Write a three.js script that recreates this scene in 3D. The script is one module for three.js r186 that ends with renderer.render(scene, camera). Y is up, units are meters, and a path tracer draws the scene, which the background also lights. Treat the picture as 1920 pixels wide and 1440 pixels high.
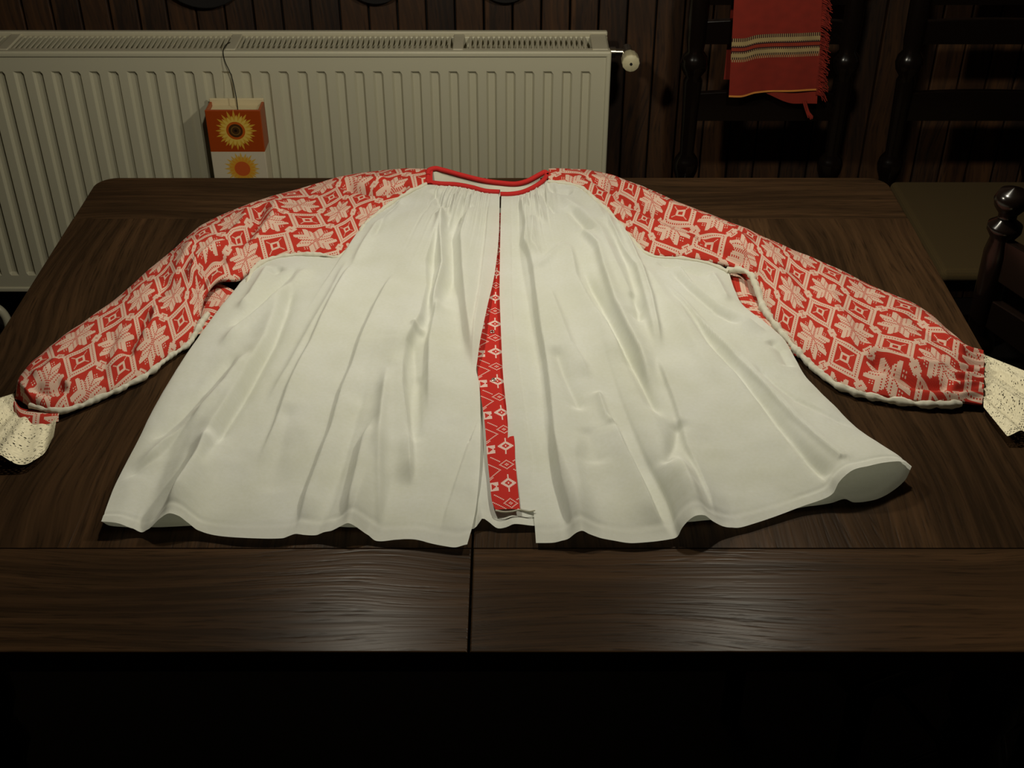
import * as THREE from 'three';
import { RoundedBoxGeometry } from 'three/addons/geometries/RoundedBoxGeometry.js';
import { mergeGeometries } from 'three/addons/utils/BufferGeometryUtils.js';
import { ImprovedNoise } from 'three/addons/math/ImprovedNoise.js';

// ------------------------------------------------------------------ camera, exposure
const scene = new THREE.Scene();
scene.background = new THREE.Color(0x000000);
const FOCAL = 2337, PITCH = 34.7 * Math.PI / 180, EYE = new THREE.Vector3(0, 1.7, 0);
const camera = new THREE.PerspectiveCamera(2 * Math.atan(720 / FOCAL) * 180 / Math.PI, 4 / 3, 0.05, 30);
camera.position.copy(EYE);
camera.rotation.x = -PITCH;
const renderer = new THREE.WebGLRenderer({ antialias: true });
renderer.toneMapping = THREE.LinearToneMapping;
renderer.toneMappingExposure = 1.0;
renderer.shadowMap.enabled = true;
const LAMP = { y: 1.53, z: -1.59, xs: [-0.26, 0.41], intensity: 1.12, color: new THREE.Color().setRGB(1, 0.93, 0.76) };

// ------------------------------------------------------------------ helpers
const TABLE_Y = 0.75;
const mm = 0.001;
function rng(seed) { let a = seed >>> 0; return () => { a = (a + 0x6D2B79F5) | 0; let t = Math.imul(a ^ (a >>> 15), 1 | a); t = (t + Math.imul(t ^ (t >>> 7), 61 | t)) ^ t; return ((t ^ (t >>> 14)) >>> 0) / 4294967296; }; }
const noise = new ImprovedNoise();
const N = (x, y, z = 0) => noise.noise(x, y, z);
const clamp = (v, a = 0, b = 1) => Math.min(b, Math.max(a, v));
const smooth = (a, b, v) => { const t = clamp((v - a) / (b - a)); return t * t * (3 - 2 * t); };
const lerp = (a, b, t) => a + (b - a) * t;
// survey helper: a measured photograph point (1920 x 1440) and a known height or distance give a place in the room
function at(px, py, y) {
  const cx = px - 960, cy = 720 - py, s = Math.sin(PITCH), c = Math.cos(PITCH);
  const dx = cx, dy = -s * FOCAL + c * cy, dz = -c * FOCAL - s * cy;
  const k = (y - EYE.y) / dy;
  return new THREE.Vector3(EYE.x + dx * k, y, EYE.z + dz * k);
}
function atZ(px, py, z) {
  const cx = px - 960, cy = 720 - py, s = Math.sin(PITCH), c = Math.cos(PITCH);
  const dx = cx, dy = -s * FOCAL + c * cy, dz = -c * FOCAL - s * cy;
  const k = (z - EYE.z) / dz;
  return new THREE.Vector3(EYE.x + dx * k, EYE.y + dy * k, z);
}
const onTable = (px, py, h = 0) => at(px, py, TABLE_Y + h * mm);

const taken = {};
function numbered(name) { const n = taken[name] = (taken[name] ?? -1) + 1; return n ? `${name}_${String(n).padStart(3, '0')}` : name; }
function mesh(name, geo, mat, parent) {
  const m = new THREE.Mesh(geo, mat); m.name = parent ? name : numbered(name);
  m.castShadow = m.receiveShadow = true; (parent || scene).add(m); return m;
}
function thing(name, label, category, group) {
  const g = new THREE.Group(); g.name = numbered(name); g.userData = { label, category };
  if (group) g.userData.group = group; scene.add(g); return g;
}
function structure(o, label, category) { o.userData = { kind: 'structure', label, category }; return o; }
function box(w, h, d, x, y, z, r = 0.002) { const g = r ? new RoundedBoxGeometry(w, h, d, 2, Math.min(r, w / 2.1, h / 2.1, d / 2.1)) : new THREE.BoxGeometry(w, h, d); g.translate(x, y, z); return g; }
function tube(points, r, seg = 40, rad = 8, closed = false) { return new THREE.TubeGeometry(new THREE.CatmullRomCurve3(points, closed, 'centripetal'), seg, r, rad, closed); }
function lathe(profile, seg = 24) { return new THREE.LatheGeometry(profile.map(([r, y]) => new THREE.Vector2(r, y)), seg); }
function dataTex(w, h, fn, srgb = true) {
  const d = new Uint8Array(w * h * 4);
  for (let j = 0; j < h; j++) for (let i = 0; i < w; i++) { const c = fn(i, j); const k = (j * w + i) * 4; d[k] = c[0]; d[k + 1] = c[1]; d[k + 2] = c[2]; d[k + 3] = c[3] ?? 255; }
  const t = new THREE.DataTexture(d, w, h); t.wrapS = t.wrapT = THREE.RepeatWrapping; t.magFilter = THREE.LinearFilter; t.minFilter = THREE.LinearMipmapLinearFilter; t.generateMipmaps = true;
  if (srgb) t.colorSpace = THREE.SRGBColorSpace; t.needsUpdate = true; return t;
}
function uvPlanar(geo, fu, fv) {
  const p = geo.attributes.position, uv = new Float32Array(p.count * 2);
  for (let i = 0; i < p.count; i++) { uv[2 * i] = fu(p.getX(i), p.getY(i), p.getZ(i)); uv[2 * i + 1] = fv(p.getX(i), p.getY(i), p.getZ(i)); }
  geo.setAttribute('uv', new THREE.BufferAttribute(uv, 2)); return geo;
}

// ------------------------------------------------------------------ materials
function woodTex(seed, base, dark, streak) {     // grain along u, tile 1.0 m x 0.5 m
  const w = 1024, h = 512;
  const per = (x, y, fx, fy, z) => { // periodic blend in both directions
    const a = x / w, b = y / h;
    const n = (u, v) => N(u * fx, v * fy, z);
    const s = smooth(0.8, 1, a), t = smooth(0.8, 1, b);
    return lerp(lerp(n(a, b), n(a - 1, b), s), lerp(n(a, b - 1), n(a - 1, b - 1), s), t);
  };
  const height = new Float32Array(w * h);
  const col = dataTex(w, h, (i, j) => {
    const wob = per(i, j, 3, 4, seed) * 26;
    const g1 = per(i, j + wob, 4, 60, seed + 3), g2 = per(i, j + wob, 10, 190, seed + 7), big = per(i, j, 2, 6, seed + 11);
    const pore = Math.max(0, per(i, j + wob, 26, 230, seed + 17) - 0.22) * 2.2;
    let k = clamp(0.5 + g1 * 0.55 * streak + g2 * 0.35 * streak + big * 0.6);
    height[j * w + i] = 0.5 + g1 * 0.35 + g2 * 0.3 - pore * 0.5;
    k = clamp(k - pore * 0.6);
    return [0, 1, 2].map(c => lerp(dark[c], base[c], k));
  });
  const bump = dataTex(w, h, (i, j) => { const v = clamp(height[j * w + i]) * 255; return [v, v, v]; }, false);
  return { col, bump };
}
const wTable = woodTex(1.3, [72, 52, 34], [40, 29, 19], 0.8);
const wWall = woodTex(5.7, [84, 54, 28], [38, 24, 14], 1);
const M = {};
M.table = new THREE.MeshPhysicalMaterial({ map: wTable.col, bumpMap: wTable.bump, bumpScale: 0.0004, roughness: 0.3, specularIntensity: 0.1 });
M.planks = [0, 1, 2].map(i => new THREE.MeshStandardMaterial({ map: wWall.col, color: new THREE.Color().setScalar([1, 0.7, 0.85][i]), bumpMap: wWall.bump, bumpScale: 0.0005, roughness: 0.6 }));
M.darkWood = new THREE.MeshPhysicalMaterial({ color: 0x100a07, roughness: 0.2, specularIntensity: 0.9 });
M.plate = new THREE.MeshStandardMaterial({ color: 0x0e0a08, roughness: 0.9 });
M.floor = new THREE.MeshStandardMaterial({ color: 0x1a120c, roughness: 0.8 });
M.plaster = new THREE.MeshStandardMaterial({ color: 0x2c2118, roughness: 0.9 });
M.ceiling = new THREE.MeshStandardMaterial({ color: 0x6d6455, roughness: 0.95 });
M.enamel = new THREE.MeshPhysicalMaterial({ color: new THREE.Color().setRGB(0.6, 0.57, 0.42), roughness: 0.38 });
M.enamelGrille = new THREE.MeshStandardMaterial({ color: new THREE.Color().setRGB(0.58, 0.54, 0.4), roughness: 0.45 });
M.plastic = new THREE.MeshPhysicalMaterial({ color: new THREE.Color().setRGB(0.66, 0.6, 0.38), roughness: 0.4 });
M.chrome = new THREE.MeshStandardMaterial({ color: 0xc8c4b8, metalness: 1, roughness: 0.22 });
M.brass = new THREE.MeshStandardMaterial({ color: 0xa89048, metalness: 1, roughness: 0.3 });
M.black = new THREE.MeshStandardMaterial({ color: 0x080706, roughness: 0.7 });
M.wire = new THREE.MeshStandardMaterial({ color: 0x2a2a20, metalness: 0.6, roughness: 0.5 });
M.olive = new THREE.MeshStandardMaterial({ map: dataTex(64, 64, (i, j) => { const v = 0.82 + 0.18 * Math.abs(Math.sin(i * Math.PI / 8) * Math.sin(j * Math.PI / 8)); return [84 * v, 67 * v, 32 * v]; }), roughness: 0.95 });
M.olive.map.repeat.set(40, 40);

// linen: fine weave relief
const weave = dataTex(256, 256, (i, j) => { const a = Math.sin(i * Math.PI / 4) * 0.5 + 0.5, b = Math.sin(j * Math.PI / 4) * 0.5 + 0.5; const n = N(i / 19, j / 19, 3) * 40; const v = clamp(110 + 70 * (((i >> 2) + (j >> 2)) & 1 ? a : b) + n, 0, 255); return [v, v, v]; }, false);
weave.repeat.set(1 / 0.04, 1 / 0.04);
const linenTint = dataTex(512, 512, (i, j) => {
  const p = (f, z) => { const a = i / 512, b = j / 512, s = smooth(0.8, 1, a), t = smooth(0.8, 1, b); const n = (u, v) => N(u * f, v * f, z); return lerp(lerp(n(a, b), n(a - 1, b), s), lerp(n(a, b - 1), n(a - 1, b - 1), s), t); };
  const y = p(5, 1) * 5 + p(14, 2) * 3 + p(120, 4) * 3;
  return [clamp(226 + y, 0, 255), clamp(228 + y, 0, 255), clamp(218 + y * 1.8, 0, 255)];
});
linenTint.repeat.set(1 / 0.5, 1 / 0.5);
const linen = (tint = 0xffffff) => new THREE.MeshPhysicalMaterial({ map: linenTint, color: tint, bumpMap: weave, bumpScale: 0.00012, roughness: 0.92, sheen: 0.15, sheenRoughness: 0.8, sheenColor: new THREE.Color(0xfff6e0), transmission: 0.32, thickness: 0, side: THREE.DoubleSide });
M.linen = linen();
M.linenEdge = linen(0xfffaf0);
M.redBand = new THREE.MeshStandardMaterial({ color: 0xb81a16, roughness: 0.85, bumpMap: weave, bumpScale: 0.0002, side: THREE.DoubleSide });

// woven star-and-diamond cloth of the sleeves; one cell = one stitch
const RED = [192, 42, 22], WHITE = [224, 190, 170];
function starCell(cx, cy) {   // 68 x 68 stitches: framed squares and eight petalled stars on a chequerboard of 34 stitch fields
  const x = Math.abs(cx % 34 + 0.5 - 17), y = Math.abs(cy % 34 + 0.5 - 17), odd = (cx + cy) % 2;
  const a = Math.max(x, y), b = Math.min(x, y), k = 34 - a - b;
  const neck = k < 1.4 ? 0 : k < 2.8 ? 1 : k < 4 ? odd : k < 5.6 ? 1 : -1;
  if ((Math.floor(cx / 34) + Math.floor(cy / 34)) % 2 === 0) {
    if (a < 1.6) return 0;
    if (a < 4) return 1;
    if (a - b < 0.9 && a < 7) return 1;
    if (a < 9.2) return 0;
    if (a < 11) return 1;
    if (a < 12) return odd;
    if (a < 14) return 1;
    return b < 11.5 ? 0 : a - b < 2.2 ? 1 : Math.max(neck, 0);
  }
  if (b < 7.6 && a < 11.4 + b * 1.05 && a < 18) return b < 1 || a - b < 1 || (b > 3 && b < 4 && a > 5) ? odd : 1;
  if (neck >= 0) return neck;
  if (b >= 7.6) return [9, 11].includes(Math.floor(a)) && [9, 11].includes(Math.floor(b)) ? 1 : 0;
  return 0;
}
const patternTex = (cw, ch, px, cell, red, white) => dataTex(cw * px, ch * px, (i, j) => {
  const cx = Math.floor(i / px), cy = Math.floor(j / px);
  const fx = (i % px) / px - 0.5, fy = (j % px) / px - 0.5;
  const k = cell(cx, cy), c = k ? white : red;
  const thread = 1 - 0.16 * Math.max(Math.abs(fx), Math.abs(fy)) * 2 + 0.05 * N(i * 0.37, j * 0.37, 2);
  return c.map(v => clamp(v * thread, 0, 255));
});
const sleeveMap = patternTex(68, 68, 12, starCell, RED, WHITE);
sleeveMap.repeat.set(1 / 0.126, 1 / 0.126);
M.sleeve = new THREE.MeshStandardMaterial({ map: sleeveMap, roughness: 0.95, bumpMap: weave, bumpScale: 0.0002, side: THREE.DoubleSide });
function stripCell(cx, cy) {   // 20 wide x 44 tall: stemmed rhombus, half rhombus by the left edge, dotted crosses between
  const y = (cy + 0.5) % 44, x = cx + 0.5;
  const rx = Math.abs(x - 13.5), ry = Math.abs(y - 12), r = rx + ry * 0.9;
  if (r < 1.3) return 1; if (r < 2.6) return 0; if (r < 5.6) return 1;
  if (rx < 0.8 && ry < 10) return 1;
  const hy = Math.abs(y - 9);
  if (hy < 5.2 && x < 6) return (x > 1 && hy < 4.2 - x * 0.9) || (x > 4.6 && hy < 1) ? 0 : 1;
  const ty = Math.abs(y - 33), odd = (cx + cy) % 2;
  if (Math.abs(rx + ty - 5) < 0.8 && odd) return 1;
  if (rx + ty < 1.6 && odd) return 1;
  if (Math.abs(rx - ty) < 0.8 && rx > 4.5 && odd) return 1;
  if (x < 9 && Math.abs(x - (8.5 - Math.abs(y - 27) * 0.9)) < 0.8 && odd) return 1;
  return 0;
}
const stripMap = patternTex(20, 44, 12, stripCell, [200, 32, 20], [238, 205, 195]);
M.strip = new THREE.MeshStandardMaterial({ map: stripMap, roughness: 0.95, side: THREE.DoubleSide });
// lace: cream thread with small openings
const laceRand = rng(11), holes = [];
for (let k = 0; k < 420; k++) holes.push([laceRand() * 256, laceRand() * 256, 0.8 + laceRand() * 1.5]);
for (let i = 0; i < 32; i++) for (let r = 0; r < 3; r++) holes.push([i * 8 + (r % 2) * 4, 228 + r * 9, 1.7]);
const laceAlpha = new Uint8Array(65536).fill(255);
for (const [hx, hy, r] of holes) for (let j = -6; j <= 6; j++) for (let i = -6; i <= 6; i++) if (i * i + j * j < r * r) laceAlpha[((Math.floor(hy) + j + 256) % 256) * 256 + (Math.floor(hx) + i + 256) % 256] = 0;
const laceMap = dataTex(256, 256, (i, j) => { const n = N(i / 7, j / 7, 9) * 22; return [226 + n, 218 + n, 188 + n]; });
const laceHoles = dataTex(256, 256, (i, j) => { const v = laceAlpha[j * 256 + i]; return [v, v, v]; }, false);
M.lace = new THREE.MeshStandardMaterial({ map: laceMap, alphaMap: laceHoles, alphaTest: 0.5, bumpMap: laceHoles, bumpScale: 0.0005, roughness: 0.95, side: THREE.DoubleSide });

// ------------------------------------------------------------------ room
const ROOM = { x0: -2.3, x1: 2.3, z0: -2.86, z1: 1.9, h: 2.55 };
structure(mesh('floor', box(5, 0.1, 5.2, 0, -0.05, -0.5, 0), M.floor), 'dark floor under the table', 'floor');
structure(mesh('ceiling', box(5, 0.1, 5.2, 0, ROOM.h + 0.05, -0.5, 0), M.ceiling), 'ceiling of the room', 'ceiling');
structure(mesh('wall_left', box(0.1, ROOM.h, 5.2, ROOM.x0 - 0.05, ROOM.h / 2, -0.5, 0), M.plaster), 'dark wall beyond the left end of the radiator', 'wall');
structure(mesh('wall_right', box(0.1, ROOM.h, 5.2, ROOM.x1 + 0.05, ROOM.h / 2, -0.5, 0), M.plaster), 'dark wall on the side of the chairs', 'wall');
structure(mesh('wall_front', box(5, ROOM.h, 0.1, 0, ROOM.h / 2, ROOM.z1 + 0.05, 0), M.plaster), 'dark wall facing the panelled wall', 'wall');
const wallBack = new THREE.Group(); wallBack.name = 'wall_back'; scene.add(wallBack);
structure(wallBack, 'wall of dark brown vertical wooden boards behind the radiator', 'wall');
mesh('wall_core', box(5, ROOM.h, 0.1, 0, ROOM.h / 2, ROOM.z0 - 0.065, 0), M.black, wallBack);
{
  const rand = rng(5); const W = 0.0665;
  const geos = [0, 1, 2, 3].map(k => { const g = box(W - 0.004, ROOM.h - 0.002, 0.02, 0, ROOM.h / 2, 0, 0.003); return uvPlanar(g, (x, y) => y + k * 0.31, (x) => (x + k * 0.13)); });
  for (let k = 0; k < 66; k++) {
    const b = mesh('board', geos[Math.floor(rand() * 4)], M.planks[Math.floor(rand() * 3)], wallBack);
    b.position.set(-2.16 + k * W, 0, ROOM.z0 - 0.006 + rand() * 0.0015);
  }
}

// ------------------------------------------------------------------ lamp over the table (above the frame)
{
  const t = thing('pendant_lamp', 'two bulb bar pendant hanging over the dining table', 'lamp');
  const cx = (LAMP.xs[0] + LAMP.xs[1]) / 2;
  mesh('canopy', lathe([[0, 0], [0.05, 0], [0.05, 0.02], [0, 0.03]]).translate(cx, ROOM.h - 0.03, LAMP.z), M.brass, t);
  mesh('cord', tube([new THREE.Vector3(cx, ROOM.h - 0.02, LAMP.z), new THREE.Vector3(cx, LAMP.y + 0.16, LAMP.z)], 0.004, 4), M.black, t);
  mesh('bar', new THREE.CapsuleGeometry(0.009, LAMP.xs[1] - LAMP.xs[0], 4, 10).rotateZ(Math.PI / 2).translate(cx, LAMP.y + 0.15, LAMP.z), M.brass, t);
  const glow = new THREE.MeshStandardMaterial({ color: 0xfff4dc, emissive: LAMP.color, emissiveIntensity: 16, roughness: 0.4 });
  for (const x of LAMP.xs) {
    mesh('socket', lathe([[0, 0], [0.02, 0], [0.022, 0.05], [0.012, 0.09], [0, 0.09]]).translate(x, LAMP.y + 0.055, LAMP.z), M.brass, t);
    mesh('bulb', lathe([[0, -0.035], [0.018, -0.031], [0.03, -0.016], [0.034, 0.003], [0.028, 0.024], [0.016, 0.045], [0.014, 0.06], [0, 0.06]]).translate(x, LAMP.y, LAMP.z), glow, t);
    const l = new THREE.PointLight(LAMP.color, LAMP.intensity, 0, 2); l.position.set(x, LAMP.y, LAMP.z); l.castShadow = true; l.shadow.radius = 1.6; l.name = 'bulb_light'; t.add(l);
  }
}

// ------------------------------------------------------------------ dining table
const T = { x0: -0.727, x1: 0.656, z0: -2.01, z1: -0.891, seam: -0.0445, th: 0.028 };
{
  const t = thing('dining_table', 'dark brown wooden extending dining table under the embroidered blouse', 'table');
  const B = 0.157, g = 0.0006;
  function board(x0, x1, z0, z1, alongX, uo, vo, rTL = 0, rTR = 0, bev = 0.0016) {
    const s = new THREE.Shape(), b = bev; // shape in x, -z
    const X0 = x0 + b, X1 = x1 - b, Y0 = -z1 + b, Y1 = -z0 - b;
    s.moveTo(X0, Y0); s.lineTo(X1, Y0);
    if (rTR) { s.lineTo(X1, Y1 - rTR); s.absarc(X1 - rTR, Y1 - rTR, rTR, 0, Math.PI / 2, false); } else s.lineTo(X1, Y1);
    if (rTL) { s.lineTo(X0 + rTL, Y1); s.absarc(X0 + rTL, Y1 - rTL, rTL, Math.PI / 2, Math.PI, false); } else s.lineTo(X0, Y1);
    s.closePath();
    const geo = new THREE.ExtrudeGeometry(s, { depth: T.th - 2 * b, bevelEnabled: true, bevelSize: b, bevelThickness: b, bevelSegments: 2, curveSegments: 12 });
    geo.rotateX(-Math.PI / 2); geo.translate(0, TABLE_Y - T.th + b, 0);
    return alongX ? uvPlanar(geo, (x, y) => x + uo, (x, y, z) => (z + y) * 2 + vo) : uvPlanar(geo, (x, y, z) => z + uo, (x, y) => (x + y) * 2 + vo);
  }
  for (const [a, b, k] of [[T.x0, T.seam - 0.0013, 0], [T.seam + 0.0013, T.x1, 1]]) {
    mesh('edge_board', board(a, b, T.z1 - B + g, T.z1, true, 0.3 * k, 0.37 * k), M.table, t);
    mesh('edge_board', board(a, b, T.z0, T.z0 + B - g, true, 0.5 + 0.2 * k, 0.6 + 0.2 * k, k ? 0 : 0.035, k ? 0.035 : 0), M.table, t);
    const n = 3, w = (b - a) / n;
    for (let i = 0; i < n; i++) mesh('field_board', board(a + i * w, a + (i + 1) * w, T.z0 + B, T.z1 - B, false, 0.17 * i + 0.4 * k, 0.23 * i + 0.5 * k, 0, 0, 0.0004), M.table, t);
  }
  const ap = 0.1, top = TABLE_Y - T.th;
  mesh('apron', box(T.x1 - T.x0 - 0.24, ap, 0.022, (T.x0 + T.x1) / 2, top - ap / 2, T.z1 - 0.1), M.darkWood, t);
  mesh('apron', box(T.x1 - T.x0 - 0.24, ap, 0.022, (T.x0 + T.x1) / 2, top - ap / 2, T.z0 + 0.1), M.darkWood, t);
  mesh('apron', box(0.022, ap, T.z1 - T.z0 - 0.24, T.x0 + 0.1, top - ap / 2, (T.z0 + T.z1) / 2), M.darkWood, t);
  mesh('apron', box(0.022, ap, T.z1 - T.z0 - 0.24, T.x1 - 0.1, top - ap / 2, (T.z0 + T.z1) / 2), M.darkWood, t);
  const leg = lathe([[0, 0], [0.028, 0], [0.03, 0.02], [0.022, 0.06], [0.03, 0.2], [0.04, 0.36], [0.028, 0.44], [0.042, 0.48], [0.03, 0.52], [0.042, 0.56], [0.042, top], [0, top]]);
  for (const x of [T.x0 + 0.1, T.x1 - 0.1]) for (const z of [T.z0 + 0.1, T.z1 - 0.1]) mesh('leg', leg, M.darkWood, t).position.set(x, 0, z);
}

// ------------------------------------------------------------------ radiator
const R = { x0: -1.47, x1: 0.216, top: 0.743, bot: 0.142, zf: -2.655, depth: 0.122 };
{
  const t = thing('panel_radiator', 'ivory ribbed panel radiator on the wooden wall behind the table', 'radiator');
  // pressed front panel: rows of upright channels
  const W = R.x1 - R.x0, H = R.top - R.bot, P = 0.0418, nCh = Math.floor((W - 0.06) / P);
  const xs = [[0, 0]], off = W - 0.03 - nCh * P;
  for (let k = 0; k < nCh; k++) { const x = off + k * P + 0.008; xs.push([x, 0], [x + 0.0045, 1], [x + 0.0185, 1], [x + 0.023, 0]); }
  xs.push([W, 0]);
  const cut = 0.042, ys = [[0, 0], [cut, 0], [cut + 0.007, 1], [H - cut - 0.007, 1], [H - cut, 0], [H, 0]];
  const pos = [], idx = [];
  for (const [y, b] of ys) for (const [x, a] of xs) pos.push(R.x0 + x, R.bot + y, R.zf - 0.0075 * a * b);
  const w = xs.length;
  for (let j = 0; j < ys.length - 1; j++) for (let i = 0; i < w - 1; i++) { const q = j * w + i; idx.push(q, q + 1, q + w, q + 1, q + w + 1, q + w); }
  let g = new THREE.BufferGeometry(); g.setAttribute('position', new THREE.Float32BufferAttribute(pos, 3)); g.setIndex(idx); g = g.toNonIndexed(); g.computeVertexNormals();
  mesh('front_panel', g, M.enamel, t);
  mesh('back_panel', box(W, H, 0.012, (R.x0 + R.x1) / 2, (R.top + R.bot) / 2, R.zf - R.depth + 0.012, 0.004), M.enamel, t);
  mesh('convector', box(W - 0.05, H - 0.08, 0.05, (R.x0 + R.x1) / 2, (R.top + R.bot) / 2, R.zf - R.depth / 2, 0.004), M.black, t);
  // rolled edges round the front panel
  mesh('edge_bead', mergeGeometries([box(W + 0.004, 0.014, 0.016, (R.x0 + R.x1) / 2, R.top - 0.003, R.zf - 0.004, 0.005), box(0.012, H, 0.016, R.x1 - 0.004, (R.top + R.bot) / 2, R.zf - 0.004, 0.005), box(W + 0.004, 0.014, 0.016, (R.x0 + R.x1) / 2, R.bot + 0.003, R.zf - 0.004, 0.005)]), M.enamel, t);
  for (const x of [R.x0 + 0.003, R.x1 - 0.003]) mesh('side_cover', box(0.006, H - 0.01, R.depth - 0.012, x, (R.top + R.bot) / 2, R.zf - R.depth / 2, 0.002), M.enamel, t);
  // top grille
  const gr = mesh('top_grille', mergeGeometries([
    box(W, 0.012, 0.014, (R.x0 + R.x1) / 2, R.top + 0.004, R.zf - R.depth + 0.007, 0.004),
    box(W, 0.006, 0.016, (R.x0 + R.x1) / 2, R.top, R.zf - 0.014, 0.002),
    ...[R.x1 - 0.022, R.x1 - 0.335, R.x1 - 0.335 - 0.5, R.x1 - 0.335 - 1.0].map((x, i) => box(i ? 0.024 : 0.036, 0.008, R.depth - 0.02, x, R.top + 0.001, R.zf - R.depth / 2, 0.003))]), M.enamelGrille, t);
  const bar = box(0.0055, 0.004, R.depth - 0.03, 0, R.top - 0.001, R.zf - R.depth / 2, 0.0012);
  for (let x = R.x0 + 0.02; x < R.x1 - 0.042; x += 0.0116) if (Math.abs(x - (R.x1 - 0.335)) > 0.016) mesh('grille_bar', bar, M.enamelGrille, gr).position.x = x;
  const deep = box(0.003, 0.05, R.depth - 0.05, 0, R.top - 0.045, R.zf - R.depth / 2, 0);
  for (let x = R.x0 + 0.03; x < R.x1 - 0.04; x += 0.0116) mesh('convector_fin', deep, M.enamelGrille, t).position.x = x + 0.005;
  for (const x of [R.x0 + 0.2, R.x1 - 0.2]) mesh('wall_bracket', box(0.03, 0.3, 0.09, x, 0.45, R.zf - R.depth - 0.03), M.black, t);
  // thermostat valve on the right end
  const vy = R.top - 0.018, vz = R.zf - 0.055;
  mesh('valve_nut', new THREE.CylinderGeometry(0.012, 0.012, 0.014, 6).rotateZ(Math.PI / 2).translate(R.x1 + 0.008, vy, vz), M.chrome, t);
  mesh('valve_body', mergeGeometries([new THREE.CylinderGeometry(0.008, 0.008, 0.04, 14).rotateZ(Math.PI / 2).translate(R.x1 + 0.026, vy, vz), new THREE.CylinderGeometry(0.012, 0.012, 0.04, 16).rotateX(Math.PI / 2).translate(R.x1 + 0.042, vy, vz)]), M.chrome, t);
  const prof = [[0, 0], [0.013, 0], [0.014, 0.012], [0.0185, 0.02], [0.0195, 0.05], [0.0175, 0.056], [0, 0.057]];
  const kg = lathe(prof, 36), kp = kg.attributes.position;
  for (let i = 0; i < kp.count; i++) { const a = Math.atan2(kp.getZ(i), kp.getX(i)), y = kp.getY(i); if (y > 0.019 && y < 0.0555) { const k = 1 + 0.035 * Math.cos(a * 12); kp.setX(i, kp.getX(i) * k); kp.setZ(i, kp.getZ(i) * k); } }
  kg.rotateX(Math.PI / 2); kg.computeVertexNormals(); kg.translate(R.x1 + 0.044, vy, vz + 0.018);
  const kn = mesh('valve_knob', kg, M.plastic, t);
  mesh('knob_hole', new THREE.CylinderGeometry(0.003, 0.003, 0.002, 12).rotateX(Math.PI / 2).translate(R.x1 + 0.044, vy, vz + 0.0755), M.black, kn);
  // supply pipe below the left end
  mesh('pipe', tube([new THREE.Vector3(-1.4, R.bot + 0.01, R.zf - 0.06), new THREE.Vector3(-1.4, 0.1, R.zf - 0.055), new THREE.Vector3(-1.36, 0.085, R.zf - 0.03), new THREE.Vector3(-1.285, 0.085, R.zf - 0.01), new THREE.Vector3(-1.27, 0.06, R.zf - 0.01), new THREE.Vector3(-1.27, 0, R.zf - 0.01)], 0.011, 40, 10), M.enamel, t);
}

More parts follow.
